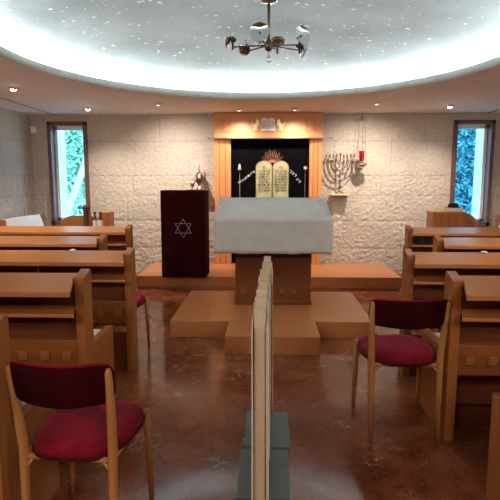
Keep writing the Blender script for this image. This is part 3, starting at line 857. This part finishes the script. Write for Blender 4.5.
# ------------------------------------------------------------------ chandelier
hx, hy, hz = 0.0, 4.35, 2.60
t = thing('chandelier', 'brass chandelier with round mirror reflectors under the starry ceiling', 'chandelier', (hx, hy, 2.4))
MB().lathe([(0, .0), (.05, 0), (.074, -.006), (.076, -.014), (.06, -.02), (.012, -.028), (0, -.03)], (hx, hy, domez(.06)+.004), 28).build('canopy', M['steel'], t)
MB().tube([(hx, hy, 2.92), (hx, hy, 2.56)], .0125, 12).build('stem', M['brass'], t)
MB().lathe([(0, -.05), (.022, -.045), (.034, -.02), (.036, .005), (.024, .03), (.014, .05), (0, .05)], (hx, hy, hz-.005), 20).build('hub', M['steel'], t)
MB().lathe([(0, -.05), (.022, -.044), (.024, -.03), (.012, .0), (.006, .03), (0, .04)], (hx, hy, hz-.095), 12).build('glass_drop', M['drop'], t)
def reflector(ang, ln, up, fa, fe, r=.078, zoff=0.):
    """arm at angle ang (deg, 0 = +x), joint, mirror dish facing azimuth fa, elevation fe"""
    a = math.radians(ang); dx, dy = math.cos(a), math.sin(a)
    e = Vector((hx+dx*ln, hy+dy*ln, hz-.012+zoff))
    mb = MB(); mb.tube([(hx+dx*.02, hy+dy*.02, hz-.005), e], .006, 8); mb.tube([e+Vector((0, 0, -.026)), e+Vector((0, 0, .03))], .0095, 10)
    arm = mb.build('arm', M['steel'], t)
    j = e+Vector((0, 0, up))
    f, el = math.radians(fa), math.radians(fe)
    d = Vector((math.cos(f)*math.cos(el), math.sin(f)*math.cos(el), math.sin(el)))
    q = d.to_track_quat('Z', 'Y').to_matrix().to_4x4()
    c = j+d*.018
    mb = MB(); mb.tube([e+Vector((0, 0, .02)), j-d*.02], .006, 8); mb.lathe([(0, -.05), (.012, -.048), (.02, -.03), (.03, -.012), (.012, -.004), (0, 0)], c, 16, q)
    mb.build('bulb_socket', M['steel'], arm)
    prof = [(r*s_, .022*s_*s_) for s_ in (0, .2, .4, .6, .8, .93, 1.0)] + [(r*1.012, .024), (r*.99, .019), (r*.8, .010), (r*.5, .001), (.0, -.004)]
    dish = MB().lathe(prof, c, 36, q).build('mirror_dish', M['mirror'], arm)
    MB().lathe([(0, .012), (.008, .010), (.010, .0), (0, -.001)], c, 12, q).build('centre_knob', M['steel'], arm)
reflector(-110, .20, .045, -97, 8)
reflector(-8, .255, .062, -50, 8)
reflector(28, .30, .03, 20, -12)
reflector(178, .30, .06, 172, 12)
reflector(140, .24, .03, 120, 15, .068)
reflector(62, .16, .05, 80, 60, .065)

# ------------------------------------------------------------------ side benches by the walls
def side_bench(s, label):
    t = thing('side_bench', label, 'bench', (s*3.45, 7.25, 0), 'benches along the side walls')
    def bx(a, b, *r, bev=.006):
        lo, hi = sorted((s*a, s*b)); return MB().box(lo, hi, *r, bev)
    for y in (6.62, 7.80): bx(3.16, 3.70, y, y+.05, 0, .62).build('end_panel', M['wood_v'], t)
    for y in (6.62, 7.80): bx(3.56, 3.71, y, y+.05, .60, .96).build('back_post', M['wood_v'], t)
    st = bx(3.18, 3.68, 6.67, 7.80, .36, .40).build('seat', M['wood'], t)
    bx(3.19, 3.62, 6.68, 7.79, .40, .47, bev=.02).build('seat_cushion', M['cushion'], st)
    bk = bx(3.67, 3.72, 6.62, 7.85, .42, .90).build('back_board', M['wood'], t)
    mb = MB(); R_ = Matrix.Rotation(s*.30, 4, 'Y')
    mb.box(s*3.55-.03, s*3.55+.03, 6.69, 7.775, .50, .975, .018, R_)
    mb.build('back_cushion', M['cushion'], bk)
side_bench(-1, 'white cushioned wooden bench along the left wall below the sensor')
side_bench(1, 'white cushioned wooden bench along the right wall past the window')

# armchairs and cabinets either side, in front of the windows
def armchair(s, cx, cy, label, dz=0):
    t = thing('armchair', label, 'armchair', (cx, cy, 0), 'wooden armchairs below the windows')
    c0 = math.radians(-90-s*28)            # the back turns towards the aisle
    rings = []
    for i in range(31):
        u = -1+2*i/30; a = c0+u*1.25; r = .25
        e = max(0, (abs(u)-.35)/.65)
        zt = 1.045+dz-(.11+dz)*e*e*(3-2*e)
        p = [(cx+(r+q)*math.cos(a), cy+(r+q)*math.sin(a)) for q in (-.011, .011)]
        rings.append([(*p[0], .52), (*p[1], .52), (*p[1], zt), (*p[0], zt)])
    MB().loft(rings, False).build('backrest', M['wood_v'], t)
    for sx in (-1, 1):
        a = c0+sx*1.25; a2 = c0+sx*2.25
        f = [(cx+.25*math.cos(a+(a2-a)*k/8), cy+.25*math.sin(a+(a2-a)*k/8), .935-.035*k/8) for k in range(9)]
        MB().tube(f, .015, 10).build('armrest', M['dark_wood'], t)
        MB().tube([(f[-1][0], f[-1][1], .0), f[-1]], .017, 10).build('leg', M['wood_v'], t)
        a = c0+sx*.7; MB().tube([(cx+.25*math.cos(a), cy+.25*math.sin(a), 0), (cx+.25*math.cos(a), cy+.25*math.sin(a), .54)], .017, 10).build('leg', M['wood_v'], t)
    st = MB().lathe([(0, .43), (.24, .43), (.245, .44), (.24, .462), (0, .462)], (cx, cy, 0), 32).build('seat', M['wood'], t)
    MB().lathe([(.225, .462), (.228, .485), (.20, .50), (0, .505)], (cx, cy, 0), 32).build('seat_cushion', M['cushion'], st)
armchair(-1, -2.74, 7.12, 'wooden armchair with bowed back below the left window', -.04)
armchair(1, 2.74, 7.22, 'wooden armchair with bowed back below the right window')
def cabinet(x0, x1, y0, y1, z, label):
    t = thing('side_cabinet', label, 'cabinet', ((x0+x1)/2, (y0+y1)/2, 0), 'wooden cabinets behind the front pews')
    MB().box(x0, x1, y0, y1, .06, z-.022, .004).build('body', M['wood_v'], t)
    MB().box(x0-.01, x1+.01, y0-.01, y1+.01, z-.022, z, .004).build('top', M['wood'], t)
    MB().box(x0+.02, x1-.02, y0+.02, y1-.02, 0, .06, 0).build('plinth', M['panel'], t)
    mb = MB(); n = int((x1-x0)/.09)
    for k in range(1, n): mb.box(x0+(x1-x0)*k/n-.003, x0+(x1-x0)*k/n+.003, y0-.002, y0+.01, .08, z-.03, 0)
    mb.build('groove', M['panel'], t)
cabinet(-2.305, -2.18, 6.78, 7.02, 1.06, 'wooden cabinet behind the front left pew right of the bottles')
cabinet(2.17, 2.57, 6.62, 6.92, 1.085, 'wooden cabinet behind the front right pew under the black hat')
# small table with a dark turned post and two bottles
t = thing('side_table', 'low wooden table behind the front left pew holding the bottles', 'table', (-2.35, 6.6, 0))
MB().box(-2.58, -2.12, 6.44, 6.74, .80, .825, .004).build('table_top', M['wood'], t)
for x in (-2.54, -2.16):
    for y in (6.48, 6.70): MB().box(x-.018, x+.018, y-.018, y+.018, 0, .80, .003).build('leg', M['wood_v'], t)
t = thing('turned_post', 'dark turned wooden post behind the front left pew before the window', 'post', (-2.42, 6.58, .825))
MB().lathe([(0, 0), (.05, 0), (.05, .02), (.04, .03), (.035, .08), (.036, .265), (.045, .285), (.047, .315), (.043, .325), (.022, .33), (.016, .345), (0, .35)], (-2.42, 6.58, .825), 24).build('turned_body', M['dark_wood'], t)
for k, (x, lb) in enumerate(((-2.308, 'left dark bottle with pale label behind the front left pew'), (-2.235, 'right dark bottle with pale label behind the front left pew'))):
    t = thing('bottle', lb, 'bottle', (x, 6.6, .825), 'bottles behind the front left pew')
    MB().lathe([(0, 0), (.026, 0), (.028, .006), (.028, .145), (.022, .175), (.012, .195), (.011, .225), (.018, .229), (.018, .248), (0, .25)], (x, 6.6, .825), 20).build('glass', M['dark_glass'], t)
    MB().lathe([(.0287, .05), (.0287, .14)], (x, 6.6, .825), 20).build('paper_label', M['label'], t)
# papers and hat on the right cabinet
t = thing('papers', 'stack of pale papers on the right cabinet under the hat', 'papers', (2.45, 6.76, 1.085))
mb = MB()
for k in range(7):
    mb.box(2.45-.115, 2.45+.115, 6.67, 6.84, 1.0855+k*.007, 1.0915+k*.007, 0, Matrix.Rotation(.07*math.sin(k*2.1), 4, 'Z'))
mb.build('sheets', M['paper'], t)
HC = (2.46, 6.75, 1.1345)
t = thing('hat', 'black hat lying on papers on the right cabinet', 'hat', HC)
MB().lathe([(0, .004), (.07, .004), (.108, .0), (.114, .003), (.108, .007), (.072, .011), (.068, .013)], HC, 32, Matrix.Diagonal((1, .8, 1, 1))).build('brim', M['black'], t)
MB().lathe([(.070, .010), (.066, .038), (.056, .055), (.024, .061), (0, .056)], HC, 28, Matrix.Diagonal((1, .8, 1, 1))).build('crown', M['black'], t)

# wall sensor in the left corner
t = thing('wall_sensor', 'small white plastic sensor high in the left wall corner', 'sensor', (-3.70, 7.93, 2.28))
MB().box(-3.735, -3.665, 7.90, 7.985, 2.23, 2.335, .008).build('housing', M['sensor'], t)
MB().box(-3.725, -3.675, 7.893, 7.903, 2.245, 2.29, .004).build('lens', M['white'], t)

# ------------------------------------------------------------------ outdoors
def hedge(x0, x1, y0, y1, zt, n, mt, label, seed):
    r = random.Random(seed); t = bmesh.new()
    def surf(x, z): return y0+.16+.22*noise.noise(Vector((x*1.6, z*1.6, seed)))+.10*noise.noise(Vector((x*4, z*4, seed+3)))
    def top(x): return zt+.25*noise.noise(Vector((x*2.2, 1.3, seed)))
    # bushy body, then leaves over its face and crown
    nx, nz = 70, 44
    G = [[t.verts.new((x0+(x1-x0)*i/nx, surf(x0+(x1-x0)*i/nx, top(x0)*j/nz)+.05, -.1+(top(x0+(x1-x0)*i/nx)-.03)*j/nz)) for j in range(nz+1)] for i in range(nx+1)]
    for i in range(nx):
        for j in range(nz): t.faces.new((G[i][j], G[i+1][j], G[i+1][j+1], G[i][j+1]))
        t.faces.new((G[i][nz], G[i+1][nz], t.verts.new((x0+(x1-x0)*(i+1)/nx, y1, zt-.2)), t.verts.new((x0+(x1-x0)*i/nx, y1, zt-.2))))
    for k in range(n):
        x = r.uniform(x0, x1); z = r.uniform(-.1, top(x))
        y = surf(x, z)+r.uniform(-.12, .06); s_ = r.uniform(.035, .085)
        q = Matrix.Translation((x, y, z)) @ Matrix.Rotation(r.gauss(0, .7), 4, 'Z') @ Matrix.Rotation(r.gauss(.9, .45), 4, 'X') @ Matrix.Rotation(r.uniform(0, 6.28), 4, 'Z')
        vs = [t.verts.new(q @ Vector(p)) for p in ((-s_, 0, 0), (-s_*.3, -s_*.45, .01), (s_*.5, -s_*.35, .006), (s_, 0, -.008), (s_*.5, s_*.35, .006), (-s_*.3, s_*.45, .01))]
        t.faces.new(vs)
    mb = MB(); mb._add(t); o = mb.build('hedge', mt); tag(o, label, 'hedge', kind='stuff'); return o
hedge(-6.2, -2.6, 9.9, 11.4, 2.75, 9000, M['leaf_l'], 'light green foliage outside the left window', 1)
hedge(2.4, 6.2, 9.6, 10.9, 2.60, 11000, M['leaf_r'], 'blue green hedge filling the right window', 2)
tag(MB().box(-9, 9, YF+.3, 14, -.2, -.1, 0).build('ground', M['leaf_l']), kind='structure')
t = thing('stair_railing', 'white diagonal stair railing outside the left window', 'railing', (-3.4, 9.3, -.1))
p0, p1 = Vector((-4.0, 9.3, .30)), Vector((-3.30, 9.3, 2.05))
d = (p1-p0).normalized(); ang = math.atan2(d.z, d.x)
mb = MB(); mb.box(-1.05, 1.05, -.03, .03, -.055, .055, .006, None)
bmesh.ops.transform(mb.bm, matrix=Matrix.Translation((p0+p1)/2) @ Matrix.Rotation(-ang, 4, 'Y'), verts=mb.bm.verts[:])
mb.build('handrail', M['white'], t)
for k in range(6):
    x = -3.72+k*.11
    MB().tube([(x, 9.36, -.1), (x, 9.36, 1.25)], .009, 6).build('baluster', M['white'], t)
mb = MB()
for k in range(9): mb.tube([(-3.74, 9.36, .45+k*.1), (-3.15, 9.36, .45+k*.1)], .006, 6)
mb.build('cross_wires', M['white'], t)

# ------------------------------------------------------------------ light, world, camera
w = bpy.data.worlds.new('sky'); sc.world = w; w.use_nodes = True
bg = w.node_tree.nodes['Background']; bg.inputs['Color'].default_value = (.30, .70, 1.15, 1); bg.inputs['Strength'].default_value = 4.0
# unseen spotlights added as fill for surfaces facing the camera
for x, y, e, nm in ((-2.85, 3.4, 60, 'left pews beside the dome'), (2.85, 3.4, 60, 'right pews beside the dome'), (-2.4, -.2, 50, 'left pews at the rear'), (2.4, -.2, 50, 'right pews at the rear'), (-.9, -1.2, 54, 'aisle at the rear left'), (.9, -1.2, 54, 'aisle at the rear right')):
    spot(x, y, (x*.8, y+2.2, .3), e, True, 'added unseen fill spotlight over the '+nm, 150, .12)

cam = bpy.data.cameras.new('camera'); co = bpy.data.objects.new('camera', cam); col.objects.link(co)
cam.sensor_width = 36; cam.sensor_fit = 'HORIZONTAL'; cam.lens = 36.0; cam.clip_start = .02
th = math.atan(68/500); ps = math.atan(18/500*math.cos(th))
co.location = (0, 0, 1.47); co.rotation_euler = (PI/2-th, 0, ps)
sc.camera = co
sc.view_settings.view_transform = 'Standard'; sc.view_settings.look = 'None'
sc.view_settings.gamma = 1; sc.view_settings.use_curve_mapping = False; sc.view_settings.exposure = 0.8
sc.cycles.use_denoising = True
sc.cycles.max_bounces = 10; sc.cycles.diffuse_bounces = 5; sc.cycles.glossy_bounces = 5
sc.cycles.caustics_reflective = False; sc.cycles.caustics_refractive = False
sc.cycles.sample_clamp_indirect = 6
